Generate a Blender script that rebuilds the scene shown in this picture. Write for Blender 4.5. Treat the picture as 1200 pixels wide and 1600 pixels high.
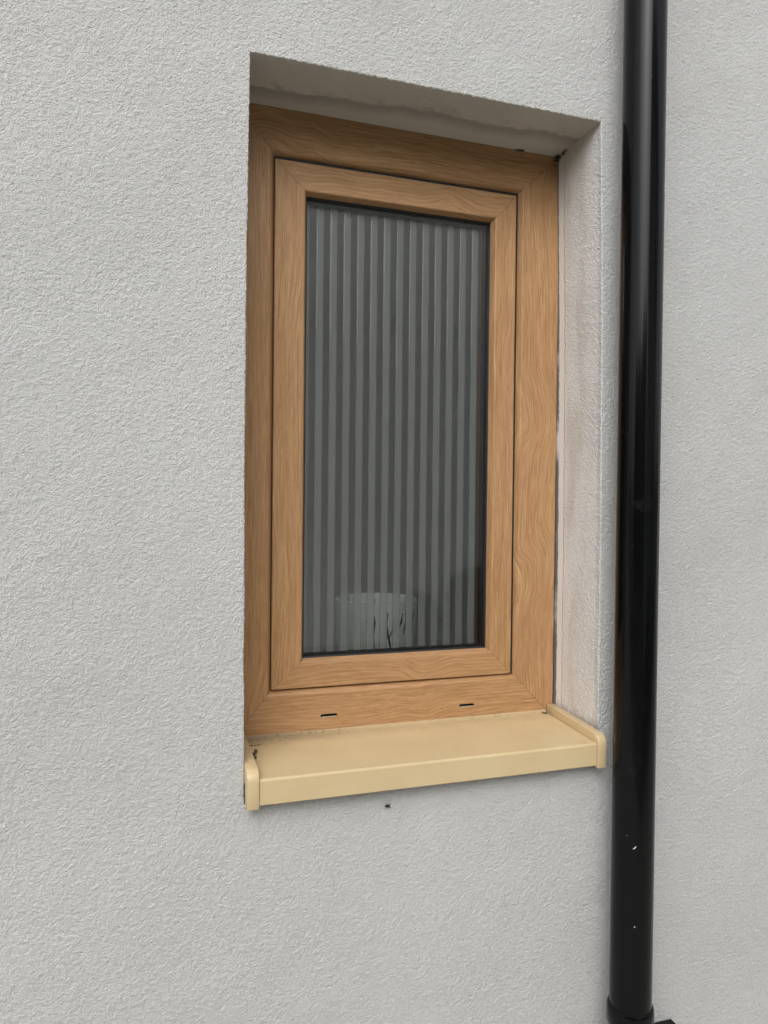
import bpy, bmesh, math, random
import numpy as np
from mathutils import Vector, Matrix

for o in list(bpy.data.objects):
    bpy.data.objects.remove(o, do_unlink=True)
scene = bpy.context.scene
COL = scene.collection
random.seed(7)
rng = np.random.default_rng(7)
Z0 = 1.05            # height of the underside of the sill above the ground (m)

# ------------------------------------------------------------------ camera
F_PX, YAW, PITCH, ROLL = 1168.06, 0.3231, -0.0145, 0.0104
CAM = Vector((-0.1542, -1.0921, 0.4344 + Z0))
fwd = Vector((math.sin(YAW) * math.cos(PITCH), math.cos(YAW) * math.cos(PITCH), math.sin(PITCH)))
right0 = Vector((math.cos(YAW), -math.sin(YAW), 0)); up0 = right0.cross(fwd)
right = math.cos(ROLL) * right0 + math.sin(ROLL) * up0
up = -math.sin(ROLL) * right0 + math.cos(ROLL) * up0
cam_d = bpy.data.cameras.new('camera'); cam = bpy.data.objects.new('camera', cam_d); COL.objects.link(cam)
cam.matrix_world = Matrix(((right.x, up.x, -fwd.x, CAM.x), (right.y, up.y, -fwd.y, CAM.y),
                           (right.z, up.z, -fwd.z, CAM.z), (0, 0, 0, 1)))
cam_d.sensor_fit = 'VERTICAL'; cam_d.sensor_height = 32.0; cam_d.sensor_width = 24.0
cam_d.lens = F_PX / 1600 * 32.0
cam_d.clip_start = 0.02; cam_d.clip_end = 500
scene.camera = cam

# ------------------------------------------------------------------ sky, sun, exposure
SUN_TO = Vector((-0.40, -0.82, 0.81)).normalized()
world = bpy.data.worlds.new('World'); scene.world = world; world.use_nodes = True
nt = world.node_tree; nt.nodes.clear()
sky = nt.nodes.new('ShaderNodeTexSky'); sky.sky_type = 'NISHITA'; sky.sun_disc = False
sky.sun_elevation = math.asin(SUN_TO.z); sky.sun_rotation = math.atan2(SUN_TO.x, SUN_TO.y)
sky.dust_density = 4.0; sky.air_density = 1.0; sky.ozone_density = 1.0
hs = nt.nodes.new('ShaderNodeHueSaturation'); hs.inputs['Saturation'].default_value = 0.12   # cloud veil
bg = nt.nodes.new('ShaderNodeBackground'); bg.inputs['Strength'].default_value = 0.15
wo = nt.nodes.new('ShaderNodeOutputWorld')
nt.links.new(sky.outputs[0], hs.inputs['Color']); nt.links.new(hs.outputs[0], bg.inputs[0]); nt.links.new(bg.outputs[0], wo.inputs[0])
sd = bpy.data.lights.new('sun', 'SUN'); sd.energy = 0.6; sd.angle = math.radians(60); sd.color = (1.0, 0.97, 0.93)
sun = bpy.data.objects.new('sun', sd); COL.objects.link(sun)
sun.rotation_euler = SUN_TO.to_track_quat('Z', 'Y').to_euler()
scene.view_settings.view_transform = 'Standard'; scene.view_settings.look = 'None'
scene.view_settings.exposure = 0.48; scene.view_settings.gamma = 1.0
scene.view_settings.use_curve_mapping = False
scene.render.engine = 'CYCLES'
scene.cycles.use_denoising = True; scene.cycles.denoising_prefilter = 'NONE'
scene.cycles.max_bounces = 10; scene.cycles.transparent_max_bounces = 24
scene.cycles.caustics_reflective = False; scene.cycles.caustics_refractive = False

# ------------------------------------------------------------------ node helpers
class NT:
    def __init__(s, name):
        s.m = bpy.data.materials.new(name); s.m.use_nodes = True
        s.t = s.m.node_tree; s.t.nodes.clear()
        s.out = s.t.nodes.new('ShaderNodeOutputMaterial')
    def n(s, typ, ins=None, **props):
        nd = s.t.nodes.new('ShaderNode' + typ)
        for k, v in props.items(): setattr(nd, k, v)
        for k, v in (ins or {}).items(): s.set(nd.inputs[k], v)
        return nd
    def set(s, sock, v):
        if isinstance(v, bpy.types.NodeSocket): s.t.links.new(v, sock)
        elif isinstance(v, bpy.types.Node): s.t.links.new(v.outputs[0], sock)
        elif isinstance(v, tuple) and len(v) == 3 and sock.type == 'RGBA': sock.default_value = (*v, 1)
        else: sock.default_value = v
    def math(s, op, a, b=0.0, c=0.0):
        nd = s.n('Math', operation=op); s.set(nd.inputs[0], a); s.set(nd.inputs[1], b); s.set(nd.inputs[2], c); return nd.outputs[0]
    def mix(s, f, a, b, mode='MIX'):
        nd = s.n('MixRGB', {'Fac': f, 'Color1': a, 'Color2': b}, blend_type=mode); return nd.outputs[0]
    def noise(s, vec, scale, detail=2, rough=0.5, dist=0.0):
        nd = s.n('TexNoise', {'Scale': scale, 'Detail': detail, 'Roughness': rough, 'Distortion': dist})
        if vec is not None: s.set(nd.inputs['Vector'], vec)
        return nd.outputs[0]
    def ramp(s, f, stops):
        nd = s.n('ValToRGB', {'Fac': f}); e = nd.color_ramp.elements
        while len(e) < len(stops): e.new(0.5)
        for el, (p, c) in zip(e, stops):
            el.position = p; el.color = (*c, 1) if isinstance(c, tuple) else (c, c, c, 1)
        return nd.outputs[0]
    def step(s, v, lo, hi):
        nd = s.n('MapRange', {'Value': v, 'From Min': lo, 'From Max': hi, 'To Min': 0.0, 'To Max': 1.0}, interpolation_type='SMOOTHSTEP')
        return nd.outputs[0]
    def bump(s, h, strength=0.3, dist=0.001):
        return s.n('Bump', {'Height': h, 'Strength': strength, 'Distance': dist}).outputs[0]
    def principled(s, color, rough=0.5, normal=None, **kw):
        p = s.n('BsdfPrincipled', {'Base Color': color, 'Roughness': rough})
        if normal is not None: s.set(p.inputs['Normal'], normal)
        for k, v in kw.items(): s.set(p.inputs[k.replace('_', ' ')], v)
        s.t.links.new(p.outputs[0], s.out.inputs[0]); return p
    def pos(s): return s.n('NewGeometry').outputs['Position']
    def obj(s): return s.n('TexCoord').outputs['Object']
    def xyz(s, v):
        nd = s.n('SeparateXYZ', {0: v}); return nd.outputs[0], nd.outputs[1], nd.outputs[2]
    def vec(s, x, y, z):
        nd = s.n('CombineXYZ'); s.set(nd.inputs[0], x); s.set(nd.inputs[1], y); s.set(nd.inputs[2], z); return nd.outputs[0]

W, H, D = 0.5975, 1.0789, 0.1381      # opening width, height (above sill underside), reveal depth

def render_bump(m, p, amount=1.0):
    g1 = m.noise(p, 430, 2, 0.6)
    g2 = m.noise(p, 640, 1, 0.5)
    h = m.math('ADD', g1, m.math('MULTIPLY', g2, 0.5))
    return m.bump(h, 1.0 * amount, 0.0026)

def mat_wall():
    m = NT('grey_render'); p = m.pos()
    c = m.ramp(m.noise(p, 2.3, 3, 0.55), [(0.3, (0.500, 0.497, 0.490)), (0.7, (0.555, 0.553, 0.548))])
    c = m.mix(m.math('MULTIPLY', m.step(m.noise(p, 5.5, 4, 0.65), 0.48, 0.72), 0.35), c, (0.49, 0.478, 0.462))
    c = m.mix(m.math('MULTIPLY', m.step(m.noise(p, 1.3, 2, 0.5), 0.45, 0.7), 0.4), c, (0.545, 0.55, 0.552))
    fine = m.noise(p, 640, 2, 0.6)
    c = m.mix(m.math('MULTIPLY', m.step(fine, 0.54, 0.70), 0.34), c, (0.30, 0.296, 0.288))
    x, y, z = m.xyz(p)
    # faint rain streaks below the sill ends
    st = m.noise(m.vec(m.math('MULTIPLY', x, 34), 0.0, m.math('MULTIPLY', z, 1.6)), 1.0, 3, 0.6)
    c = m.mix(m.math('MULTIPLY', m.step(st, 0.55, 0.8), 0.10), c, (0.40, 0.392, 0.372))
    m.principled(c, 0.92, render_bump(m, p)); return m.m

def mat_reveal():
    m = NT('reveal_render'); p = m.pos(); x, y, z = m.xyz(p)
    c = m.ramp(m.noise(p, 7, 3, 0.6), [(0.3, (0.675, 0.660, 0.645)), (0.7, (0.745, 0.735, 0.722))])
    # brown damp stain drifting down the reveal
    edge = m.math('ADD', y, m.math('MULTIPLY', m.math('SUBTRACT', m.noise(m.vec(0.0, 0.0, z), 7, 3), 0.5), 0.07))
    band = m.math('MULTIPLY', m.step(edge, 0.030, 0.062), m.math('SUBTRACT', 1.0, m.step(edge, 0.092, 0.118)))
    blot = m.step(m.noise(m.vec(m.math('MULTIPLY', y, 26), 3.0, m.math('MULTIPLY', z, 6)), 1.0, 4, 0.65), 0.40, 0.66)
    c = m.mix(m.math('MULTIPLY', m.math('MULTIPLY', band, blot), 0.55), c, (0.53, 0.485, 0.44))
    # trowelled, paler strip along the frame
    jag = m.math('ADD', y, m.math('MULTIPLY', m.math('SUBTRACT', m.noise(p, 60, 3), 0.5), 0.012))
    strip = m.step(jag, 0.1135, 0.1165)
    c = m.mix(m.math('MULTIPLY', strip, 0.4), c, (0.72, 0.705, 0.69))
    c = m.mix(m.math('MULTIPLY', m.math('SUBTRACT', 1.0, m.step(jag, 0.004, 0.016)), 0.9), c, (0.53, 0.527, 0.52))   # wall coat returns round the bead
    spk = m.step(m.noise(p, 70, 2, 0.7), 0.72, 0.78)
    c = m.mix(m.math('MULTIPLY', spk, 0.55), c, (0.20, 0.175, 0.15))
    joint = m.math('MULTIPLY', m.step(m.math('ADD', y, m.math('MULTIPLY', m.math('SUBTRACT', m.noise(m.vec(0.0, 2.0, z), 38, 4, 0.7), 0.5), 0.010)), 0.1325, 0.1350), m.step(m.noise(m.vec(1.0, 0.0, z), 9, 3), 0.35, 0.5))
    c = m.mix(m.math('MULTIPLY', joint, 0.85), c, (0.10, 0.085, 0.07))      # dirty open joint at the frame
    # darker ragged band where the reveal meets the sill
    low = m.math('SUBTRACT', 1.0, m.step(m.math('ADD', z, m.math('MULTIPLY', m.noise(p, 90, 3), 0.03)), Z0 + 0.058, Z0 + 0.085))
    c = m.mix(m.math('MULTIPLY', low, 0.55), c, (0.24, 0.21, 0.17))
    g1 = m.noise(p, 360, 2, 0.6); h = m.math('MULTIPLY', g1, m.math('SUBTRACT', 1.0, m.math('MULTIPLY', strip, 0.85)))
    m.principled(c, 0.92, m.bump(h, 1.0, 0.0028)); return m.m

def mat_soffit():
    m = NT('soffit_render'); p = m.pos(); x, y, z = m.xyz(p)
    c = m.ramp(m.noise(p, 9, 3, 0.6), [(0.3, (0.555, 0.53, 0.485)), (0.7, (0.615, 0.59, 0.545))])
    wob = m.math('ADD', y, m.math('MULTIPLY', m.math('SUBTRACT', m.noise(m.vec(m.math('MULTIPLY', x, 5.5), 0.0, 0.0), 1.0, 5, 0.6), 0.5), 0.075))
    wob = m.math('ADD', wob, m.math('MULTIPLY', m.math('SUBTRACT', m.noise(p, 130, 3), 0.5), 0.006))
    wob = m.math('ADD', wob, m.math('MULTIPLY', x, 0.045))
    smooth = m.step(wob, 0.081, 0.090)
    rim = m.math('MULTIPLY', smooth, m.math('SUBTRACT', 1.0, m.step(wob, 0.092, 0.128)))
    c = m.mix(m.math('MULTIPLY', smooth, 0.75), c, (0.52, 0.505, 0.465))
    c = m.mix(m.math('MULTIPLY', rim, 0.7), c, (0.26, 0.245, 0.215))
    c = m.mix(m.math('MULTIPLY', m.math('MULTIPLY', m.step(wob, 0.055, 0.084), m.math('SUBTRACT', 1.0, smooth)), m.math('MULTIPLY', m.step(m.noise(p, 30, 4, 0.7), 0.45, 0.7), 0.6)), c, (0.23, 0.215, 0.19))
    g1 = m.noise(p, 360, 2, 0.6)
    h = m.math('MULTIPLY', g1, m.math('SUBTRACT', 1.0, m.math('MULTIPLY', smooth, 0.9)))
    m.principled(c, 0.93, m.bump(h, 1.0, 0.0028)); return m.m

def mat_wood():
    m = NT('golden_oak_foil')
    a = m.n('Attribute', attribute_name='grain'); u, v, w = m.xyz(a.outputs['Vector'])
    # straight oak grain that drifts slowly, with a few swirling (cathedral) stretches
    f1 = m.noise(m.vec(m.math('MULTIPLY', u, 2.6), m.math('MULTIPLY', v, 5.0), w), 1.0, 1, 0.4)
    f2 = m.noise(m.vec(m.math('MULTIPLY', u, 11.0), m.math('MULTIPLY', v, 20.0), m.math('ADD', w, 40.0)), 1.0, 1, 0.4)
    mask = m.step(m.noise(m.vec(m.math('MULTIPLY', u, 4.2), m.math('MULTIPLY', v, 3.0), m.math('ADD', w, 70.0)), 1.0, 1, 0.4), 0.58, 0.74)
    drift = m.math('ADD', m.math('MULTIPLY', f1, 0.040), m.math('MULTIPLY', m.math('MULTIPLY', f2, mask), 0.036))
    vg = m.math('ADD', v, drift)                       # grain coordinate (m) across the fibres
    rings = m.math('ADD', m.math('MULTIPLY', m.math('SINE', m.math('ADD', m.math('MULTIPLY', vg, 900.0), m.math('MULTIPLY', f1, 9.0))), 0.5), 0.5)
    brd = m.noise(m.vec(m.math('MULTIPLY', u, 4), m.math('MULTIPLY', vg, 95), m.math('ADD', w, 5.0)), 1.0, 3, 0.6)
    fib = m.noise(m.vec(m.math('MULTIPLY', u, 14), m.math('MULTIPLY', vg, 330), m.math('ADD', w, 9.0)), 1.0, 3, 0.65)
    pore = m.noise(m.vec(m.math('MULTIPLY', u, 34), m.math('MULTIPLY', vg, 430), m.math('ADD', w, 3.0)), 1.0, 2, 0.5)
    blot = m.noise(m.vec(m.math('MULTIPLY', u, 5), m.math('MULTIPLY', v, 11), m.math('ADD', w, 21.0)), 1.0, 3, 0.55)
    t = m.math('ADD', m.math('MULTIPLY', rings, m.math('ADD', 0.04, m.math('MULTIPLY', mask, 0.03))), m.math('ADD', m.math('MULTIPLY', brd, 0.30), m.math('MULTIPLY', fib, 0.60)))
    c = m.ramp(t, [(0.29, (0.265, 0.138, 0.060)), (0.46, (0.395, 0.222, 0.103)), (0.57, (0.455, 0.268, 0.131)), (0.76, (0.56, 0.36, 0.195))])
    c = m.mix(m.math('MULTIPLY', m.step(blot, 0.45, 0.72), 0.42), c, (0.34, 0.178, 0.076), 'MIX')
    c = m.mix(m.math('MULTIPLY', m.step(pore, 0.56, 0.68), 0.42), c, (0.23, 0.115, 0.05))
    lite = m.math('MULTIPLY', m.step(m.math('SUBTRACT', 1.0, pore), 0.58, 0.72), 0.26)
    c = m.mix(lite, c, (0.60, 0.41, 0.23))
    h = m.math('ADD', m.math('MULTIPLY', pore, -1.0), m.math('MULTIPLY', fib, 0.5))
    m.principled(c, 0.46, m.bump(h, 0.22, 0.0005), Specular_IOR_Level=0.4); return m.m

def mat_sill():
    m = NT('cream_powder_coat'); p = m.pos(); x, y, z = m.xyz(p)
    n = m.noise(p, 14, 4, 0.6)
    c = m.ramp(n, [(0.3, (0.545, 0.418, 0.238)), (0.7, (0.590, 0.460, 0.270))])
    # grime gathered along the frame, thickest in the left corner
    back = m.math('ADD', y, m.math('MULTIPLY', m.math('SUBTRACT', m.noise(m.vec(m.math('MULTIPLY', x, 22), m.math('MULTIPLY', y, 40), 0.0), 1.0, 5, 0.65), 0.5), 0.06))
    g = m.step(back, 0.088, 0.140)
    left = m.math('SUBTRACT', 1.0, m.step(x, 0.03, 0.26))
    g = m.math('MULTIPLY', g, m.math('ADD', 0.34, m.math('MULTIPLY', left, 0.6)))
    c = m.mix(g, c, (0.27, 0.20, 0.12))
    spk = m.noise(m.vec(m.math('MULTIPLY', x, 110), m.math('MULTIPLY', y, 240), m.math('MULTIPLY', z, 20)), 1.0, 3, 0.7)
    sp = m.math('MULTIPLY', m.step(spk, 0.56, 0.64), m.step(y, 0.10, 0.128))
    c = m.mix(m.math('MULTIPLY', sp, m.math('ADD', 0.22, m.math('MULTIPLY', left, 0.75))), c, (0.13, 0.095, 0.06))
    dust = m.step(m.noise(p, 75, 4, 0.7), 0.55, 0.75)
    c = m.mix(m.math('MULTIPLY', dust, 0.10), c, (0.50, 0.42, 0.30))
    r = m.ramp(m.noise(p, 40, 3), [(0.3, 0.30), (0.7, 0.46)])
    m.principled(c, r, m.bump(m.noise(p, 35, 2), 0.03, 0.002)); return m.m

def mat_pipe():
    m = NT('black_pvc'); p = m.pos(); x, y, z = m.xyz(p)
    n = m.noise(m.vec(m.math('MULTIPLY', x, 60), m.math('MULTIPLY', y, 60), m.math('MULTIPLY', z, 3)), 1.0, 4, 0.6)
    c = m.ramp(n, [(0.3, (0.0022, 0.0025, 0.0030)), (0.75, (0.0042, 0.0044, 0.0050))])
    sm = m.step(m.noise(p, 26, 4, 0.7), 0.60, 0.75)
    c = m.mix(m.math('MULTIPLY', sm, 0.5), c, (0.014, 0.0145, 0.015))
    r = m.math('ADD', 0.09, m.math('MULTIPLY', m.noise(m.vec(m.math('MULTIPLY', x, 40), m.math('MULTIPLY', y, 40), m.math('MULTIPLY', z, 6)), 1.0, 4), 0.09))
    m.principled(c, r, m.bump(m.noise(m.vec(m.math('MULTIPLY', x, 12), m.math('MULTIPLY', y, 12), m.math('MULTIPLY', z, 2.2)), 1.0, 2), 0.06, 0.004), Specular_IOR_Level=0.22); return m.m

def simple(name, color, rough=0.6, noise_scale=None, var=0.2, **kw):
    m = NT(name)
    c = color
    nrm = None
    if noise_scale:
        n = m.noise(m.obj(), noise_scale, 4, 0.6)
        c = m.ramp(n, [(0.3, tuple(k * (1 - var) for k in color)), (0.7, tuple(min(1, k * (1 + var)) for k in color))])
        nrm = m.bump(n, 0.2, 0.002)
    m.principled(c, rough, nrm, **kw); return m.m

def mat_glass(name, tint):
    m = NT(name)
    fr = m.n('Fresnel', {'IOR': 1.5})
    tr = m.n('BsdfTransparent', {'Color': tint}); gl = m.n('BsdfGlossy', {'Color': (1, 1, 1), 'Roughness': 0.004})
    mx = m.n('MixShader', {0: fr, 1: tr, 2: gl}); m.t.links.new(mx.outputs[0], m.out.inputs[0]); return m.m

def mat_frost():
    m = NT('etched_glass')
    tr = m.n('BsdfTransparent', {'Color': (0.93, 0.97, 0.95)})
    df = m.n('BsdfDiffuse', {'Color': (0.68, 0.73, 0.72)}); tl = m.n('BsdfTranslucent', {'Color': (0.78, 0.84, 0.82)})
    sc = m.n('MixShader', {0: 0.42, 1: df, 2: tl})
    body = m.n('MixShader', {0: 0.62, 1: tr, 2: sc})
    gl = m.n('BsdfGlossy', {'Color': (1, 1, 1), 'Roughness': 0.035})
    mx = m.n('MixShader', {0: m.n('Fresnel', {'IOR': 1.5}), 1: body, 2: gl})
    m.t.links.new(mx.outputs[0], m.out.inputs[0]); return m.m

M = {'wall': mat_wall(), 'reveal': mat_reveal(), 'soffit': mat_soffit(), 'wood': mat_wood(), 'sill': mat_sill(), 'pipe': mat_pipe(),
     'rubber': simple('black_rubber', (0.012, 0.012, 0.013), 0.6), 'spacer': simple('dark_spacer', (0.03, 0.03, 0.032), 0.5),
     'glass': mat_glass('clear_glass', (0.985, 0.992, 0.988)), 'frost': mat_frost(),
     'slot': simple('slot_rim_white', (0.5, 0.46, 0.4), 0.5),
     'room': simple('room_paint', (0.84, 0.81, 0.80), 0.9, 3.0, 0.08), 'ledge': simple('ledge_paint', (0.55, 0.54, 0.52), 0.7, 5, 0.05),
     'pot': simple('white_glaze', (0.93, 0.93, 0.91), 0.35, 30, 0.03), 'twig': simple('dark_brush_paint', (0.03, 0.032, 0.03), 0.7),
     'bug': simple('fly_black', (0.012, 0.011, 0.010), 0.45, 400, 0.3), 'bugwing': simple('fly_wing', (0.06, 0.055, 0.05), 0.3),
     'dirt': simple('brown_dirt', (0.085, 0.050, 0.032), 0.9, 300, 0.5), 'web': simple('dusty_web', (0.075, 0.062, 0.05), 1.0, 200, 0.5),
     'fleck': simple('white_paint', (0.62, 0.61, 0.58), 0.7), 'screw': simple('zinc_screw', (0.35, 0.35, 0.35), 0.35, Metallic=1.0),
     'leaf': simple('evergreen_leaf', (0.030, 0.050, 0.022), 0.6, 3, 0.5), 'leaf2': simple('laurel_leaf', (0.045, 0.075, 0.026), 0.45, 4, 0.5),
     'bark': simple('bark', (0.085, 0.06, 0.042), 0.95, 8, 0.4), 'mortar_gap': simple('foam_filler', (0.05, 0.04, 0.03), 0.9)}

# ------------------------------------------------------------------ object helpers
def tag(o, label=None, cat=None, group=None, kind=None):
    if label: o['label'] = label
    if cat: o['category'] = cat
    if group: o['group'] = group
    if kind: o['kind'] = kind
    return o
def empty(name, loc, label, cat, group=None):
    o = bpy.data.objects.new(name, None); COL.objects.link(o); o.location = loc; o.empty_display_size = 0.1
    return tag(o, label, cat, group)
def link(name, me, mat, parent=None, loc=None):
    o = bpy.data.objects.new(name, me); COL.objects.link(o)
    if mat is not None and not me.materials: me.materials.append(mat)
    if parent is not None:
        o.parent = parent
        o.matrix_parent_inverse = Matrix.Translation(-Vector(parent.location)) if loc is None else Matrix()
    if loc is not None: o.location = loc
    return o
def mesh(name, verts, faces, smooth=False):
    me = bpy.data.meshes.new(name); me.from_pydata([tuple(v) for v in verts], [], faces); me.update()
    if smooth: me.polygons.foreach_set('use_smooth', [True] * len(me.polygons))
    return me
def grid_mesh(name, P, keep=None):
    """P: (n,m,3) array -> quad mesh; keep: (n-1,m-1) bool"""
    n, m_ = P.shape[:2]
    idx = np.arange(n * m_).reshape(n, m_)
    q = np.stack([idx[:-1, :-1], idx[1:, :-1], idx[1:, 1:], idx[:-1, 1:]], -1)
    if keep is not None: q = q[keep]
    q = q.reshape(-1, 4)
    used = np.zeros(n * m_, bool); used[q.ravel()] = True
    remap = np.cumsum(used) - 1
    V = P.reshape(-1, 3)[used]; q = remap[q]
    me = bpy.data.meshes.new(name)
    me.vertices.add(len(V)); me.vertices.foreach_set('co', V.astype(np.float32).ravel())
    me.loops.add(q.size); me.loops.foreach_set('vertex_index', q.astype(np.int32).ravel())
    me.polygons.add(len(q)); me.polygons.foreach_set('loop_start', np.arange(0, q.size, 4, dtype=np.int32))
    me.polygons.foreach_set('use_smooth', np.ones(len(q), bool))
    me.update(calc_edges=True); return me

_T = rng.random((64, 64, 64))
def vnoise(p, wl, off=0.0):
    q = p / wl + off
    i = np.floor(q).astype(int); f = q - i; f = f * f * (3 - 2 * f)
    r = 0
    for dx in (0, 1):
        for dy in (0, 1):
            for dz in (0, 1):
                w_ = (f[..., 0] if dx else 1 - f[..., 0]) * (f[..., 1] if dy else 1 - f[..., 1]) * (f[..., 2] if dz else 1 - f[..., 2])
                r = r + w_ * _T[(i[..., 0] + dx) & 63, (i[..., 1] + dy) & 63, (i[..., 2] + dz) & 63]
    return r - 0.5
def roughen(P, N, amp=1.0):
    """grains of the render as real relief: push along the normal, jitter sideways"""
    h = 0.0018 * vnoise(P, 0.0022, 17.3) + 0.0004 * vnoise(P, 0.0052, 2.2) + 0.0014 * vnoise(P, 0.06, 3.1)
    lat = np.stack([vnoise(P, 0.0042, 5.7), vnoise(P, 0.0042, 9.1), vnoise(P, 0.0042, 13.9)], -1) * 0.0022
    lat = lat - N * (lat * N).sum(-1, keepdims=True)
    return P + (N * h[..., None] + lat) * (amp if np.isscalar(amp) else amp[..., None])

# ------------------------------------------------------------------ the house wall
RB = 0.0022
wall = empty('rendered_house_wall', (0.3, 0, 0), 'pale grey textured render house wall around the window recess', 'wall')
def right_edge(z):      # the corner bead leans a little: narrower at the head, wider at the sill
    return np.interp(z, [Z0, Z0 + 0.4, Z0 + 0.75, Z0 + H], [W + 0.0042, W + 0.0040, W + 0.0008, W - 0.0062])
def left_edge(z):
    return np.interp(z, [Z0, Z0 + 0.2, Z0 + 0.7, Z0 + H], [0.0018, -0.0010, -0.0022, 0.0014])
HB = -0.010             # bottom of the hole (under the sill)
ST = 0.0016
X0, X1, ZA, ZB = -0.345, 1.01, Z0 - 0.57, Z0 + 1.39
xs = np.concatenate([np.arange(X0, -RB - ST / 2, ST), np.linspace(-RB, W + RB, 376), np.arange(W + RB + ST, X1 + ST, ST)])
zs = np.concatenate([np.arange(ZA, Z0 + HB - ST / 2, ST), np.linspace(Z0 + HB, Z0 + H + RB, 683), np.arange(Z0 + H + RB + ST, ZB + ST, ST)])
GX, GZ = np.meshgrid(xs, zs, indexing='ij')
fall = lambda d: np.clip(1 - np.abs(d) / 0.06, 0, 1)
GXw = GX + (right_edge(GZ) - W) * fall(GX - W) + left_edge(GZ) * fall(GX)
P = np.stack([GXw, np.zeros_like(GXw), GZ], -1)
N = np.zeros_like(P); N[..., 1] = -1
P = roughen(P, N)
cx = (xs[:-1] + xs[1:]) / 2; cz = (zs[:-1] + zs[1:]) / 2
hole = ((cx > -RB) & (cx < W + RB))[:, None] & ((cz > Z0 + HB) & (cz < Z0 + H + RB))[None, :]
link('wall_face', grid_mesh('wall_face', P, ~hole), M['wall'], wall)
# the rest of the wall outside the picture
xa, xb = xs[0], xs[-1]; za, zb = zs[0], zs[-1]
ov = 0.004
vs = []; fs = []
for (a, b, c, d) in [(-7, xa + ov, 0, 5.2), (xb - ov, 5, 0, 5.2), (xa + ov, xb - ov, zb - ov, 5.2), (xa + ov, xb - ov, 0, za + ov)]:
    k = len(vs); vs += [(a, 0.0018, c), (b, 0.0018, c), (b, 0.0018, d), (a, 0.0018, d)]; fs.append((k, k + 1, k + 2, k + 3))
link('outer_wall_face', mesh('outer_wall_face', vs, fs), M['wall'], wall)

def reveal_profile(n):
    a = np.linspace(0, math.pi / 2, 5)[:-1]
    arc = [(RB - RB * math.sin(t), RB - RB * math.cos(t)) for t in a]         # (out of opening, depth)
    ys = np.linspace(RB, D + 0.03, n)
    prof = arc + [(0.0, y) for y in ys]
    nrm = [(-math.sin(t), -math.cos(t)) for t in a] + [(-1.0, 0.0)] * n        # components: into opening, depth
    return np.array(prof), np.array(nrm)
PR, PN = reveal_profile(80)
zr = np.arange(Z0 + HB, Z0 + H + RB + 0.001, 0.0021)
depth_amp = lambda y: np.interp(y, [0.004, 0.02, D - 0.022, D + 0.03], [1, 0.9, 0.25, 0.2])
def side(name, edge, sgn, mat):
    Zg, K = np.meshgrid(zr, np.arange(len(PR)), indexing='ij')
    X = edge(Zg) + sgn * PR[K, 0]
    Pg = np.stack([X, PR[K, 1], Zg], -1)
    Ng = np.stack([sgn * PN[K, 0], PN[K, 1], np.zeros_like(X)], -1)
    link(name, grid_mesh(name, roughen(Pg, Ng, depth_amp(PR[K, 1]))), mat, wall)
side('reveal', right_edge, 1, M['reveal'])
side('reveal', left_edge, -1, M['reveal'])
xr = np.arange(-RB, W + RB + 0.001, 0.0021)
Xg, K = np.meshgrid(xr, np.arange(len(PR)), indexing='ij')
Pg = np.stack([Xg, PR[K, 1], Z0 + H + PR[K, 0]], -1)
Ng = np.stack([np.zeros_like(Xg), PN[K, 1], PN[K, 0]], -1)
link('soffit', grid_mesh('soffit', roughen(Pg, Ng, depth_amp(PR[K, 1]))), M['soffit'], wall)

# ------------------------------------------------------------------ the window
win = empty('casement_window', (0.29, D, Z0 + 0.03), 'oak effect casement window with striped glass set in the wall recess', 'window')
SIDES = ('left', 'top', 'right', 'bottom')
def rect_bars(name, rect, widths, prof, mat, parent, y0, seed, seam=0.0003, skip_slots=True):
    """four mitred bars; prof: list of (a,b,depth): inset = a*side width + b"""
    x0, x1, z0, z1 = rect
    bars = {}
    for si, s in enumerate(SIDES):
        V = []; G = []
        wv = widths
        for (a, b, dep) in prof:
            i = {q: a * wv[q] + b for q in SIDES}
            L, R_, T, B = x0 + i['left'], x1 - i['right'], z1 - i['top'], z0 + i['bottom']
            e = seam
            if s == 'left': pts = [(L, B + e), (L, T - e)]
            elif s == 'right': pts = [(R_, B + e), (R_, T - e)]
            elif s == 'top': pts = [(L + e, T), (R_ - e, T)]
            else: pts = [(L + e, B), (R_ - e, B)]
            for (px, pz) in pts:
                V.append((px, y0 + dep, pz))
                across = {'left': px - x0, 'right': x1 - px, 'top': z1 - pz, 'bottom': pz - z0}[s] + dep * 0.6
                along = pz if s in ('left', 'right') else px
                G.append((along, across, seed + si * 7.31))
        n = len(prof); Fc = []
        for k in range(n - 1):
            q = (2 * k, 2 * k + 1, 2 * k + 3, 2 * k + 2)
            Fc.append(q if s in ('left', 'bottom') else q[::-1])
        Fc.append(tuple(2 * k for k in range(n))); Fc.append(tuple(2 * k + 1 for k in range(n)))
        Fc.append((0, 2 * n - 2, 2 * n - 1, 1))
        me = mesh(name, V, Fc)
        bm = bmesh.new(); bm.from_mesh(me); bmesh.ops.recalc_face_normals(bm, faces=bm.faces); bm.to_mesh(me); bm.free()
        at = me.attributes.new('grain', 'FLOAT_VECTOR', 'POINT'); at.data.foreach_set('vector', np.array(G, np.float32).ravel())
        bars[s] = link(name, me, mat, parent)
    return bars
def arcpts(a0, b0, d0, a1, b1, d1, corner, n=4):
    """round the corner (a,b,d) between two points with a quadratic curve"""
    ca, cb, cd = corner; out = []
    for k in range(n + 1):
        t = k / n
        f = lambda p0, p1, p2: (1 - t) ** 2 * p0 + 2 * t * (1 - t) * p1 + t * t * p2
        out.append((f(a0, ca, a1), f(b0, cb, b1), f(d0, cd, d1)))
    return out
gx0, gx1 = 0.0652, W - 0.0842
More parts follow.
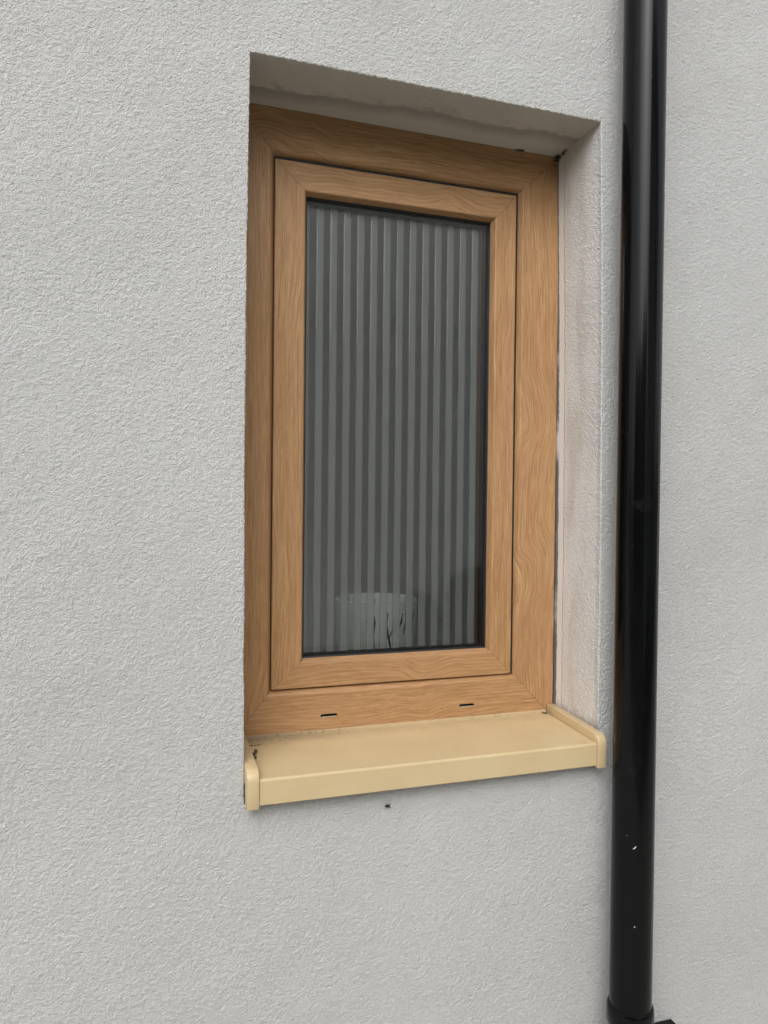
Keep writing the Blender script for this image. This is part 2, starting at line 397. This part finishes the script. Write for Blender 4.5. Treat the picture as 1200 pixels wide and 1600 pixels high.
gz0, gz1 = Z0 + 0.1178, Z0 + H - 0.0771
fr = (-0.015, W + 0.0005, Z0 + 0.028, Z0 + H + 0.001)
fw = {'left': gx0 - fr[0], 'right': fr[1] - gx1, 'top': fr[3] - gz1, 'bottom': gz0 - fr[2]}
prof_f = ([(0, -0.007, 0.068), (0, -0.007, 0.030), (0, 0.0, 0.029)] + arcpts(0, 0, 0.003, 0, 0.003, 0, (0, 0, 0)) +
          arcpts(1, -0.0105, 0.0, 1, -0.0065, 0.0028, (1, -0.0085, 0)) + arcpts(1, -0.0030, 0.0085, 1, -0.0022, 0.011, (1, -0.0022, 0.0095), 3) +
          [(1, -0.0022, 0.036), (1, 0.014, 0.037), (1, 0.014, 0.068)])
fbars = rect_bars('frame_bar', fr, fw, prof_f, M['wood'], win, D, 11.0)
sr = (gx0 - 0.0012, gx1 - 0.0040, gz0 - 0.0002, gz1 - 0.0044)
sw = {'left': 0.0505, 'right': 0.0415, 'top': 0.0460, 'bottom': 0.0435}
prof_s = ([(0, 0, 0.034), (0, 0, 0.0055)] + arcpts(0, 0, 0.0055, 0, 0.0022, 0.0032, (0, 0, 0.0032)) +
          arcpts(1, -0.0025, 0.0032, 1, 0.0006, 0.0050, (1, -0.0002, 0.0032)) +
          [(1, 0.0042, 0.0150), (1, 0.0046, 0.0185), (1, 0.0046, 0.062), (0, 0.004, 0.062), (0, 0.004, 0.034)])
rect_bars('sash_bar', sr, sw, prof_s, M['wood'], win, D, 53.0)
# black glazing gasket
prof_g = [(1, 0.0030, 0.0160), (1, 0.0056, 0.0175), (1, 0.0066, 0.0225), (1, 0.0040, 0.0225)]
rect_bars('gasket', sr, sw, prof_g, M['rubber'], win, D, 3.0)

# black strip standing in for the shade in the frame and sash joint
rect_bars('gap_shade_strip', (gx0 - 0.0021, gx1 + 0.0021, gz0 - 0.0021, gz1 + 0.0021), {q: 0.009 for q in SIDES}, [(0, 0.0003, 0.0098), (1, 0, 0.0098), (1, 0, 0.014), (0, 0.0003, 0.014)], M['rubber'], win, D, 1.0)
# drainage slots cut into the bottom bar
def capsule(cx_, cz_, w_, h_, y0, y1, n=6):
    V = []
    r = h_ / 2
    ring = []
    for k in range(n + 1): t = -math.pi / 2 + math.pi * k / n; ring.append((cx_ + w_ / 2 - r + r * math.cos(t), cz_ + r * math.sin(t)))
    for k in range(n + 1): t = math.pi / 2 + math.pi * k / n; ring.append((cx_ - w_ / 2 + r + r * math.cos(t), cz_ + r * math.sin(t)))
    m_ = len(ring)
    V = [(a, y0, b) for a, b in ring] + [(a, y1, b) for a, b in ring]
    Fc = [tuple(range(m_))[::-1], tuple(range(m_, 2 * m_))] + [(k, (k + 1) % m_, m_ + (k + 1) % m_, m_ + k) for k in range(m_)]
    me = mesh('slot', V, Fc)
    bm = bmesh.new(); bm.from_mesh(me); bmesh.ops.recalc_face_normals(bm, faces=bm.faces); bm.to_mesh(me); bm.free()
    return me
bot = fbars['bottom']
slots = [(0.1625, Z0 + 0.069), (0.4195, Z0 + 0.0665)]
cutters = []
for (sx, sz) in slots:
    c = bpy.data.objects.new('cutter', capsule(sx, sz, 0.029, 0.0052, D - 0.01, D + 0.012)); COL.objects.link(c); cutters.append(c)
    c.data.materials.append(M['rubber'])
    md = bot.modifiers.new('slot', 'BOOLEAN'); md.object = c; md.operation = 'DIFFERENCE'; md.solver = 'EXACT'
    try: md.material_mode = 'TRANSFER'
    except Exception: pass
bpy.context.view_layer.update()
dg = bpy.context.evaluated_depsgraph_get()
nm = bpy.data.meshes.new_from_object(bot.evaluated_get(dg), preserve_all_data_layers=True, depsgraph=dg)
bot.modifiers.clear(); bot.data = nm
if 'grain' in nm.attributes: nm.attributes.remove(nm.attributes['grain'])
_co = np.zeros(len(nm.vertices) * 3, np.float32); nm.vertices.foreach_get('co', _co); _co = _co.reshape(-1, 3)
_g = np.stack([_co[:, 0], _co[:, 2] - fr[2] + (_co[:, 1] - D) * 0.6, np.full(len(_co), 11.0 + 3 * 7.31)], -1)
nm.attributes.new('grain', 'FLOAT_VECTOR', 'POINT').data.foreach_set('vector', _g.astype(np.float32).ravel())
for c in cutters: bpy.data.objects.remove(c, do_unlink=True)
for (sx, sz) in slots:     # pale plastic lip showing at the lower edge of each slot
    b = capsule(sx + 0.001, sz - 0.0022, 0.0270, 0.0008, D + 0.0004, D + 0.0012)
    link('slot_lip', b, M['slot'], bot, (0, 0, 0))

# glass unit
def box_mesh(name, x0, x1, y0, y1, z0, z1):
    v = [(x, y, z) for x in (x0, x1) for y in (y0, y1) for z in (z0, z1)]
    f = [(0, 1, 3, 2), (4, 6, 7, 5), (0, 4, 5, 1), (2, 3, 7, 6), (0, 2, 6, 4), (1, 5, 7, 3)]
    return mesh(name, v, f)
px0, px1 = sr[0] + sw['left'] - 0.004, sr[1] - sw['right'] + 0.004
pz0, pz1 = sr[2] + sw['bottom'] - 0.004, sr[3] - sw['top'] + 0.004
YG = D + 0.0226
link('glass_pane', box_mesh('glass_pane', px0, px1, YG, YG + 0.004, pz0, pz1), M['glass'], win)
link('glass_pane', box_mesh('glass_pane', px0, px1, YG + 0.020, YG + 0.024, pz0, pz1), M['glass'], win)
rect_bars('spacer_bar', (px0, px1, pz0, pz1), {q: 0.0128 for q in SIDES}, [(0, 0, 0.0042), (1, 0, 0.0042), (1, 0, 0.0198), (0, 0, 0.0198)], M['spacer'], win, YG, 0.0)
# etched stripes standing proud of the inner pane, rounded edges
def stripe_mesh(hw, z0, z1, th=0.0026):
    n = 5; pr = [(-hw, 0.0)]
    r = 0.0028
    for k in range(n + 1):
        t = math.pi / 2 * k / n; pr.append((-hw + r - r * math.cos(t), -th + r * 0 + (th - th * math.sin(t))))
    pr += [(-x, y) for x, y in reversed(pr)]
    pr = [p for i, p in enumerate(pr) if i == 0 or (abs(p[0] - pr[i - 1][0]) + abs(p[1] - pr[i - 1][1])) > 1e-7]
    V = [(x, y, z0) for x, y in pr] + [(x, y, z1) for x, y in pr]
    m_ = len(pr)
    Fc = [(k, k + 1, m_ + k + 1, m_ + k) for k in range(m_ - 1)]
    Fc += [tuple(range(m_))[::-1], tuple(range(m_, 2 * m_))]
    return mesh('glass_stripe', V, Fc)
sme = stripe_mesh(0.0072, pz0 + 0.007, pz1 - 0.007)
for k in range(-1, 14):
    x = 0.1498 + 0.02456 * k
    if x < px0 + 0.004 or x > px1 + 0.001: continue
    link('glass_stripe', sme, M['frost'], win).location = (x, YG + 0.0197, 0)

# ------------------------------------------------------------------ the sill
YN = -0.027
sill = empty('window_sill', (W / 2, 0, Z0), 'cream metal window sill with end caps under the window', 'sill')
zb_, zf_ = Z0 + 0.0415, Z0 + 0.0335
prof = [(D + 0.006, zb_ + 0.0045), (D - 0.0016, zb_ + 0.0045), (D - 0.0026, zb_ + 0.0035), (D - 0.003, zb_)]
r = 0.004
for k in range(6):
    t = k / 5 * math.pi / 2; prof.append((YN + r - r * math.sin(t), zf_ - r + r * math.cos(t)))
prof += [(YN, Z0 - 0.0035), (YN + 0.0015, Z0 - 0.005), (YN + 0.013, Z0 - 0.005), (YN + 0.013, Z0 - 0.0035), (YN + 0.003, Z0 - 0.0032),
         (YN + 0.003, zf_ - 0.006), (D - 0.004, zb_ - 0.003), (D + 0.006, zb_ - 0.003)]
n = len(prof); xl, xr_ = 0.0188, W - 0.0160
V = [(xl, a, b) for a, b in prof] + [(xr_, a, b) for a, b in prof]
Fc = [(k, (k + 1) % n, n + (k + 1) % n, n + k) for k in range(n)] + [tuple(range(n)), tuple(range(n, 2 * n))]
me = mesh('sill_board', V, Fc)
bm = bmesh.new(); bm.from_mesh(me); bmesh.ops.recalc_face_normals(bm, faces=bm.faces); bm.to_mesh(me); bm.free()
link('sill_board', me, M['sill'], sill)
def end_cap(x0, x1, lip):
    yf = YN - 0.0035; rr = 0.017; zt_b = zb_ + 0.0155; zt_f = zf_ + 0.0145
    pts = [(D - 0.003, zt_b)]
    for k in range(9):
        t = k / 8 * math.pi / 2; pts.append((yf + rr - rr * math.sin(t), zt_f - rr + rr * math.cos(t)))
    pts += [(yf + 0.001, Z0 - 0.0085), (yf + 0.022, Z0 - 0.0085), (yf + 0.026, zf_ - 0.012), (D - 0.003, zb_ - 0.012)]
    m_ = len(pts)
    V = [(x0, a, b) for a, b in pts] + [(x1, a, b) for a, b in pts]
    Fc = [(k, (k + 1) % m_, m_ + (k + 1) % m_, m_ + k) for k in range(m_)] + [tuple(range(m_)), tuple(range(m_, 2 * m_))]
    me = mesh('end_cap', V, Fc)
    bm = bmesh.new(); bm.from_mesh(me); bmesh.ops.recalc_face_normals(bm, faces=bm.faces)
    ed = [e for e in bm.edges if len(e.link_faces) == 2 and e.calc_face_angle(0) > 0.6]
    bmesh.ops.bevel(bm, geom=ed, offset=0.0010, segments=2, affect='EDGES', profile=0.5)
    bm.to_mesh(me); bm.free()
    me.polygons.foreach_set('use_smooth', [True] * len(me.polygons)); me.set_sharp_from_angle(angle=0.7)
    return link('end_cap', me, M['sill'], sill)
end_cap(0.0008, 0.0180, 1); end_cap(W - 0.0150, W + 0.0012, -1)

# ------------------------------------------------------------------ the downpipe
pipe = empty('downpipe', (0.6294, -0.0621, 0.0), 'glossy black plastic downpipe fixed to the wall right of the window', 'pipe')
def tube(name, prof, seg=72, caps=True, arc=(0, 2 * math.pi)):
    V = []; Fc = []
    for (r_, z_) in prof:
        for k in range(seg): t = 2 * math.pi * k / seg; V.append((r_ * math.cos(t), r_ * math.sin(t), z_))
    for j in range(len(prof) - 1):
        for k in range(seg):
            Fc.append((j * seg + k, j * seg + (k + 1) % seg, (j + 1) * seg + (k + 1) % seg, (j + 1) * seg + k))
    me = mesh(name, V, Fc, True); me.set_sharp_from_angle(angle=0.6); return me
link('pipe', tube('pipe', [(0.034, 0.06), (0.034, 5.0), (0.0315, 5.0), (0.0315, 0.06)], 96), M['pipe'], pipe, (0, 0, 0))
zc = Z0 - 0.391
clip = link('pipe_clip', tube('pipe_clip', [(0.0342, zc), (0.0362, zc - 0.001), (0.0378, zc - 0.005), (0.0378, zc - 0.030), (0.0362, zc - 0.034), (0.0342, zc - 0.035)]), M['pipe'], pipe, (0, 0, 0))
def bevel_box(name, x0, x1, y0, y1, z0, z1, b=0.003, seg=2):
    me = box_mesh(name, x0, x1, y0, y1, z0, z1)
    bm = bmesh.new(); bm.from_mesh(me); bmesh.ops.recalc_face_normals(bm, faces=bm.faces)
    bmesh.ops.bevel(bm, geom=list(bm.edges), offset=b, segments=seg, affect='EDGES'); bm.to_mesh(me); bm.free(); return me
link('wall_lug', bevel_box('wall_lug', 0.070, 0.134, 0.028, 0.0612, zc - 0.150, zc - 0.093, 0.004), M['pipe'], clip, (0, 0, 0))
link('clip_arm', bevel_box('clip_arm', 0.030, 0.078, 0.010, 0.058, zc - 0.150, zc - 0.098, 0.004), M['pipe'], clip, (0, 0, 0))
def on_pipe(name, ang, z, pts, lift=0.0004):
    """flat splash following the round of the pipe"""
    V = []
    for (a, b) in pts:
        t = ang + a / 0.034; r_ = 0.034 + lift; V.append((r_ * math.cos(t), r_ * math.sin(t), z + b))
    V2 = [(v[0] * 0.985, v[1] * 0.985, v[2]) for v in V]; m_ = len(V)
    Fc = [tuple(range(m_)), tuple(range(m_, 2 * m_))[::-1]] + [(k, m_ + k, m_ + (k + 1) % m_, (k + 1) % m_) for k in range(m_)]
    return link(name, mesh(name, V + V2, Fc), M['fleck'], pipe, (0, 0, 0))
CA = math.atan2(CAM.y + 0.0621, CAM.x - 0.6294)
on_pipe('paint_fleck', CA + 0.10, Z0 - 0.118, [(-.0030, -.0024), (-.0008, -.0018), (.0014, .0002), (.0021, .0030), (.0012, .0026), (-.0002, .0006), (-.0027, -.0013)])
on_pipe('paint_fleck', CA + 0.14, Z0 - 0.246, [(-.0009, -.0008), (.0008, -.0009), (.0010, .0007), (-.0006, .0010)])
on_pipe('paint_fleck', CA - 0.27, Z0 - 0.100, [(-.0005, -.0005), (.0005, -.0004), (.0003, .0005)])

# ------------------------------------------------------------------ small things on the wall and the sill
def blob(name, c, r, mat, parent=None, sub=2, jag=0.35, sc=(1, 1, 1)):
    bm = bmesh.new(); bmesh.ops.create_icosphere(bm, subdivisions=sub, radius=1)
    for v in bm.verts:
        k = r * (1 + jag * (random.random() - 0.5) * 2)
        v.co = Vector((v.co.x * k * sc[0] + c[0], v.co.y * k * sc[1] + c[1], v.co.z * k * sc[2] + c[2]))
    me = bpy.data.meshes.new(name); bm.to_mesh(me); bm.free(); me.polygons.foreach_set('use_smooth', [True] * len(me.polygons))
    return link(name, me, mat, parent, (0, 0, 0))
fly = empty('fly', (0.2215, -0.0030, Z0 - 0.038), 'small black fly resting on the wall below the sill', 'insect')
blob('body', (0, 0, 0), 0.0024, M['bug'], fly, 2, 0.06, (1.35, 0.8, 1.0))
blob('head', (-0.0036, -0.0002, 0.0003), 0.0013, M['bug'], fly, 2, 0.05)
for (dx, dz) in ((0.0042, 0.0034), (0.0050, -0.0024)):
    a = Vector((0.0005, -0.0010, 0)); b = Vector((dx, -0.0016, dz)); side_ = (b - a).cross(Vector((0, 1, 0))).normalized() * 0.0011
    V = [a, a * 0.4 + b * 0.6 + side_, b, a * 0.4 + b * 0.6 - side_]; V2 = [v + Vector((0, 0.0002, 0)) for v in V]
    link('wing', mesh('wing', V + V2, [(0, 1, 2, 3), (7, 6, 5, 4), (0, 4, 5, 1), (1, 5, 6, 2), (2, 6, 7, 3), (3, 7, 4, 0)]), M['bugwing'], fly, (0, 0, 0))
def rod(name, pts, r_, mat, parent, seg=5):
    cu = bpy.data.curves.new(name, 'CURVE'); cu.dimensions = '3D'; sp = cu.splines.new('POLY'); sp.points.add(len(pts) - 1)
    for q, p_ in zip(sp.points, pts): q.co = (*p_, 1); q.radius = 1
    for q, f in zip(sp.points, np.linspace(1, 0.35, len(pts))): q.radius = f
    cu.bevel_depth = r_; cu.bevel_resolution = 1; cu.use_fill_caps = True
    t = bpy.data.objects.new('tmp', cu); COL.objects.link(t); bpy.context.view_layer.update()
    me = bpy.data.meshes.new_from_object(t.evaluated_get(bpy.context.evaluated_depsgraph_get())); me.name = name
    bpy.data.objects.remove(t, do_unlink=True)
    return link(name, me, mat, parent, (0, 0, 0))
for s in (-1, 1):
    for (dx, l) in ((-0.002, -0.003), (0.0, 0.0005), (0.0018, 0.003)):
        rod('leg', [(dx, 0, s * 0.001), (dx + l * 0.6, -0.0012, s * 0.0034), (dx + l, 0.0022, s * 0.0062)], 0.00028, M['bug'], fly)

co = empty('dirt_clump', (0.0262, 0.063, Z0 + 0.0375), 'curled brown clump of dirt in the left corner of the sill', 'dirt')
for k in range(7):
    t = k / 6
    blob('crumb', (0.0042 * math.cos(t * 4.2) - 0.001, 0.013 - 0.027 * t, 0.0026 + 0.001 * math.cos(k)), 0.0032 - 0.0010 * abs(t - .5), M['dirt'], co, 2, 0.35)
co2 = empty('dirt_clump', (0.0195, 0.098, Z0 + 0.0400), 'dark dirt smear where the frame meets the left end of the sill', 'dirt')
for k in range(5): blob('crumb', (0.004 + 0.0042 * k, 0.006 + 0.002 * math.sin(k * 2), 0.0006), 0.0012 + 0.0005 * random.random(), M['dirt'], co2, 1, 0.4, (1.3, 1.2, 0.5))
co3 = empty('dirt_clump', (W - 0.0205, D - 0.010, Z0 + 0.0410), 'dark crumb of dirt in the right rear corner of the sill', 'dirt')
for k in range(3): blob('crumb', (-0.002 * k, 0.002 * k, 0.001), 0.0021, M['dirt'], co3, 1, 0.4)
web = empty('cobweb_clump', (W - 0.0125, D - 0.020, Z0 + H - 0.0065), 'dark dusty cobweb in the top right corner above the frame', 'cobweb')
for k in range(26):
    t = random.random()
    if k % 2: q = (0.004 - 0.002 * t, 0.016 - 0.036 * t * t, 0.004 - 0.005 * random.random())      # along the soffit and reveal corner
    else: q = (0.003 - 0.012 * t * random.random(), 0.016 - 0.005 * random.random(), 0.004 - 0.026 * t * t)   # down the frame edge
    blob('web_lump', q, 0.0022 * (0.5 + 0.8 * random.random()) * (1.1 - 0.5 * t), M['web'], web, 2, 0.55)
sp2 = empty('cobweb_clump', (0.505, D - 0.003, Z0 + H - 0.0025), 'tiny dark cobweb lump along the top edge of the frame', 'cobweb')
for k in range(4): blob('web_lump', (0.004 * k, -0.001 * k, 0.0005), 0.0019, M['web'], sp2, 1, 0.5)

# ------------------------------------------------------------------ room behind the glass
def struct(name, me, mat): return tag(link(name, me, mat), kind='structure')
YI0, YI1 = D + 0.069, 0.36
ix0, ix1, iz0, iz1 = -0.012, W + 0.006, Z0 + 0.118, Z0 + H
rx0, rx1, ry1, rz0, rz1 = -1.3, 1.9, 3.2, 0.15, Z0 + 1.45
struct('interior_ledge', box_mesh('interior_ledge', ix0, ix1, YI0 - 0.001, YI1 + 0.02, iz0 - 0.03, iz0), M['ledge'])
struct('interior_wall', box_mesh('interior_wall', ix0 - 0.05, ix0, YI0, YI1, iz0, iz1), M['room'])
struct('interior_wall', box_mesh('interior_wall', ix1, ix1 + 0.05, YI0, YI1, iz0, iz1), M['room'])
struct('interior_wall', box_mesh('interior_wall', ix0 - 0.05, ix1 + 0.05, YI0, YI1, iz1, iz1 + 0.05), M['room'])
struct('interior_wall', mesh('interior_wall', [(rx0, YI1, rz0), (rx1, YI1, rz0), (rx1, YI1, iz0 - 0.03), (rx0, YI1, iz0 - 0.03), (rx0, YI1, iz1), (rx1, YI1, iz1), (rx1, YI1, rz1), (rx0, YI1, rz1),
    (ix0, YI1, iz0 - 0.03), (ix0, YI1, iz1), (ix1, YI1, iz0 - 0.03), (ix1, YI1, iz1)], [(0, 1, 2, 3), (4, 5, 6, 7), (3, 8, 9, 4), (10, 2, 5, 11)]), M['room'])
struct('interior_wall', box_mesh('interior_wall', rx0 - 0.1, rx0, YI1, ry1, rz0, rz1), M['room'])
struct('interior_wall', box_mesh('interior_wall', rx1, rx1 + 0.1, YI1, ry1, rz0, rz1), M['room'])
struct('interior_wall', box_mesh('interior_wall', rx0 - 0.1, rx1 + 0.1, ry1, ry1 + 0.1, rz0, rz1), M['room'])
# ceiling with an unseen opening, added so sky light brightens the room
ox0, ox1, oy0, oy1 = -1.25, -0.1, 0.45, 2.3
for (a, b, c, d) in [(rx0 - 0.1, ox0, YI1, ry1 + 0.1), (ox1, rx1 + 0.1, YI1, ry1 + 0.1), (ox0, ox1, YI1, oy0), (ox0, ox1, oy1, ry1 + 0.1)]:
    struct('interior_ceiling', box_mesh('interior_ceiling', a, b, c, d, rz1, rz1 + 0.1), M['room'])
struct('interior_floor', box_mesh('interior_floor', rx0 - 0.1, rx1 + 0.1, YI1 - 0.1, ry1 + 0.1, rz0 - 0.1, rz0), M['ledge'])

# ------------------------------------------------------------------ pot on the inside ledge
PX, PY, PZ = 0.2945, 0.291, iz0
pot = empty('flower_pot', (PX, PY, PZ), 'white pot with dark twig drawings standing behind the striped glass', 'pot')
ph, pr_ = Z0 + 0.2463 - PZ, 0.0805
pp = [(0.0, 0.0), (pr_ * 0.90, 0.0), (pr_ * 0.93, 0.004), (pr_, ph - 0.002), (pr_ - 0.002, ph), (pr_ - 0.005, ph - 0.002), (pr_ * 0.88, 0.012), (0.0, 0.012)]
link('pot_body', tube('pot_body', pp, 64), M['pot'], pot, (0, 0, 0))
CP = math.atan2(CAM.y - PY, CAM.x - PX)
def twig(a0, pts, w_):
    """brush stroke on the round of the pot: (angle offset, height)"""
    Vf = []; Vb = []
    for i, (a, h) in enumerate(pts):
        j = min(i + 1, len(pts) - 1); i0 = max(i - 1, 0)
        da = (pts[j][0] - pts[i0][0]) * pr_; dh = pts[j][1] - pts[i0][1]; L = math.hypot(da, dh) or 1
        ww = w_ * (0.35 if i in (0, len(pts) - 1) else 1.0)
        for s in (-1, 1):
            aa = CP + a0 + a - s * dh / L * ww / pr_; hh = h + s * da / L * ww
            rr = pr_ * (0.93 + 0.07 * hh / ph)
            Vf.append(((rr + 0.0008) * math.cos(aa), (rr + 0.0008) * math.sin(aa), hh)); Vb.append(((rr - 0.001) * math.cos(aa), (rr - 0.001) * math.sin(aa), hh))
    n_ = len(Vf); Fc = []
    for i in range(len(pts) - 1):
        k = 2 * i; Fc += [(k, k + 1, k + 3, k + 2), (n_ + k, n_ + k + 2, n_ + k + 3, n_ + k + 1), (k, k + 2, n_ + k + 2, n_ + k), (k + 1, n_ + k + 1, n_ + k + 3, k + 3)]
    link('painted_twig', mesh('painted_twig', Vf + Vb, Fc), M['twig'], pot, (0, 0, 0))
for a0, stroke, ww in [(-0.02, [(0.0, 0.030), (-0.05, 0.055), (0.0, 0.085), (-0.02, 0.100)], 0.0022), (-0.02, [(-0.03, 0.060), (-0.16, 0.078), (-0.24, 0.090)], 0.0018),
                       (0.30, [(0.10, 0.020), (0.02, 0.050), (-0.06, 0.080), (-0.02, 0.108)], 0.0028), (0.30, [(0.02, 0.050), (0.14, 0.072), (0.15, 0.085)], 0.0020), (0.30, [(0.0, 0.056), (-0.15, 0.040)], 0.0018),
                       (0.62, [(-0.10, 0.062), (0.02, 0.085), (0.06, 0.104)], 0.0024), (0.72, [(0.0, 0.058), (0.08, 0.088), (0.04, 0.106)], 0.0024),
                       (1.02, [(0.0, 0.055), (0.05, 0.085), (0.12, 0.110)], 0.0024), (-0.42, [(0.0, 0.062), (0.02, 0.078)], 0.0018)]:
    twig(a0, [(a * 0.9, 0.018 + h * 0.86) for a, h in stroke], ww * 0.75)

for k, (a, l) in enumerate([(-1.0, .03), (-.55, -.02), (-.1, .025), (.35, -.015), (.9, .02)]):
    bx_, by_ = 0.058 * math.sin(a * 1.0), 0.035
    rod('dry_stem', [(bx_ - l * .5, by_, 0.02), (bx_ + l * .1, by_ + .006, ph * .6), (bx_ + l * .7, by_ + .012, ph + 0.002)], 0.0017, M['twig'], pot)

# ------------------------------------------------------------------ garden behind the camera (seen as reflections)
def mat_ground():
    m = NT('paving_ground'); p = m.pos(); x, y, z = m.xyz(p)
    n = m.noise(p, 6, 5, 0.6)
    pav = m.ramp(n, [(0.3, (0.36, 0.35, 0.325)), (0.7, (0.44, 0.43, 0.40))])
    lawn = m.ramp(m.noise(p, 30, 4, 0.7), [(0.3, (0.035, 0.06, 0.018)), (0.7, (0.07, 0.11, 0.035))])
    far = m.step(y, -2.62, -2.58)
    m.principled(m.mix(far, lawn, pav), 0.9, m.bump(m.noise(p, 120, 3), 0.5, 0.004)); return m.m
g = 120
struct('ground', mesh('ground', [(-g, -g, 0), (g, -g, 0), (g, g, 0), (-g, g, 0)], [(0, 1, 2, 3)]), mat_ground())

def crown_mesh(name, n, rx, rz, zbase, leaf, cone):
    V = np.zeros((n * 4, 3)); k = 0
    z = rng.random(n); rad = np.where(cone, (1 - z) ** 0.6 * 0.9 + 0.12, np.sqrt(np.clip(1 - (2 * z - 1) ** 2, 0, 1)) * 0.95 + 0.05)
    th = rng.random(n) * 2 * np.pi
    lump = 1 + 0.16 * np.sin(th * 3 + z * 9) + 0.12 * np.sin(th * 7 - z * 17)
    rr = rx * rad * lump * (0.55 + 0.45 * np.sqrt(rng.random(n)))
    c = np.stack([rr * np.cos(th), rr * np.sin(th), zbase + z * rz], -1)
    a = rng.normal(size=(n, 3)); a /= np.linalg.norm(a, axis=1)[:, None]
    b = np.cross(a, rng.normal(size=(n, 3))); b /= np.linalg.norm(b, axis=1)[:, None]
    s = leaf * (0.6 + 0.8 * rng.random(n))[:, None]
    V = np.stack([c - a * s, c + b * s * 0.45, c + a * s, c - b * s * 0.45], 1).reshape(-1, 3)
    me = bpy.data.meshes.new(name)
    me.vertices.add(n * 4); me.vertices.foreach_set('co', V.astype(np.float32).ravel())
    me.loops.add(n * 4); me.loops.foreach_set('vertex_index', np.arange(n * 4, dtype=np.int32))
    me.polygons.add(n); me.polygons.foreach_set('loop_start', np.arange(0, n * 4, 4, dtype=np.int32)); me.update(calc_edges=True)
    return me
def trunk_mesh(h, r0):
    V = []; Fc = []; seg = 9
    for j in range(6):
        t = j / 5; rr = r0 * (1 - 0.85 * t); ox = 0.05 * math.sin(j * 1.7)
        for k in range(seg): a = 2 * math.pi * k / seg; V.append((ox + rr * math.cos(a), rr * math.sin(a), h * t))
    for j in range(5):
        for k in range(seg): Fc.append((j * seg + k, j * seg + (k + 1) % seg, (j + 1) * seg + (k + 1) % seg, (j + 1) * seg + k))
    return mesh('trunk', V, Fc, True)
hm = crown_mesh('crown', 7000, 1.0, 2.9, 0.15, 0.085, False); hm2 = trunk_mesh(2.2, 0.06)
hx0, hx1, hy0, hy1, he, hr = 0.95, 8.6, -6.0, -12.5, 5.3, 8.1
house = empty('neighbouring_house', ((hx0 + hx1) / 2, (hy0 + hy1) / 2, 0), 'pale rendered neighbouring house across the garden, mirrored in the glass', 'house')
M['pale'] = simple('pale_house_render', (0.72, 0.71, 0.69), 0.9, 2, 0.05); M['slate'] = simple('roof_slate', (0.05, 0.05, 0.055), 0.7, 6, 0.3)
M['whiteframe'] = simple('white_upvc', (0.75, 0.75, 0.74), 0.4); M['pane'] = simple('dark_pane', (0.02, 0.022, 0.025), 0.05)
ym = (hy0 + hy1) / 2
link('house_wall', mesh('house_wall', [(hx0, hy0, 0), (hx1, hy0, 0), (hx1, hy1, 0), (hx0, hy1, 0), (hx0, hy0, he), (hx1, hy0, he), (hx1, hy1, he), (hx0, hy1, he), (hx0, ym, hr), (hx1, ym, hr)],
     [(0, 1, 5, 4), (1, 2, 6, 9, 5), (2, 3, 7, 6), (3, 0, 4, 8, 7)]), M['pale'], house)
o_ = 0.3
link('roof', mesh('roof', [(hx0 - o_, hy0 + o_, he - .22), (hx1 + o_, hy0 + o_, he - .22), (hx1 + o_, ym, hr + .05), (hx0 - o_, ym, hr + .05), (hx1 + o_, hy1 - o_, he - .22), (hx0 - o_, hy1 - o_, he - .22),
     (hx0 - o_, hy0 + o_, he - .04), (hx1 + o_, hy0 + o_, he - .04), (hx1 + o_, ym, hr + .25), (hx0 - o_, ym, hr + .25), (hx1 + o_, hy1 - o_, he - .04), (hx0 - o_, hy1 - o_, he - .04)],
     [(0, 1, 2, 3), (3, 2, 4, 5), (6, 9, 8, 7), (9, 11, 10, 8), (0, 6, 7, 1), (5, 4, 10, 11), (0, 3, 9, 6), (3, 5, 11, 9), (1, 7, 8, 2), (2, 8, 10, 4)]), M['slate'], house)
for (a, b, c, d) in [(4.6, 6.2, 0.9, 2.2), (4.7, 6.1, 3.4, 4.6), (7.0, 8.0, 3.4, 4.6)]:
    wn = link('house_window', box_mesh('house_window', a, b, hy0 - 0.05, hy0 + 0.03, c, d), M['whiteframe'], house)
    link('window_pane', box_mesh('window_pane', a + .07, b - .07, hy0 - 0.02, hy0 + 0.034, c + .07, d - .07), M['pane'], wn, (0, 0, 0))
link('house_door', box_mesh('house_door', 7.0, 7.95, hy0 - 0.05, hy0 + 0.03, 0.02, 2.1), M['slate'], house)
for i, (x, y, s) in enumerate([(-9.2, -7.2, 1.1), (-7.4, -7.6, 1.0), (-5.6, -7.9, 1.05), (-3.9, -8.0, 0.96), (-2.2, -7.9, 1.06), (-0.6, -7.6, 1.0)]):
    t = empty('hedge_shrub', (x, y, 0), 'dense green hedge shrub across the garden, mirrored faintly in the downpipe', 'shrub', 'hedge shrubs across the garden')
    link('crown', hm, M['leaf2'], t, (0, 0, 0)); link('trunk', hm2, M['bark'], t, (0, 0, 0)); t.scale = (s * 1.1, s * 1.1, s * 1.2); t.rotation_euler.z = i * 2.3
for i, (x, y, s) in enumerate([(2.45, -5.3, 0.20), (3.1, -5.4, 0.27), (3.8, -5.3, 0.24), (4.7, -5.4, 0.30)]):
    t = empty('garden_bush', (x, y, 0), 'low dark garden bush mirrored at the bottom of the striped glass', 'bush', 'bushes below the neighbouring house')
    link('crown', hm, M['leaf2'], t, (0, 0, 0)); link('trunk', hm2, M['bark'], t, (0, 0, 0)); t.scale = (s, s, s); t.rotation_euler.z = i * 1.3
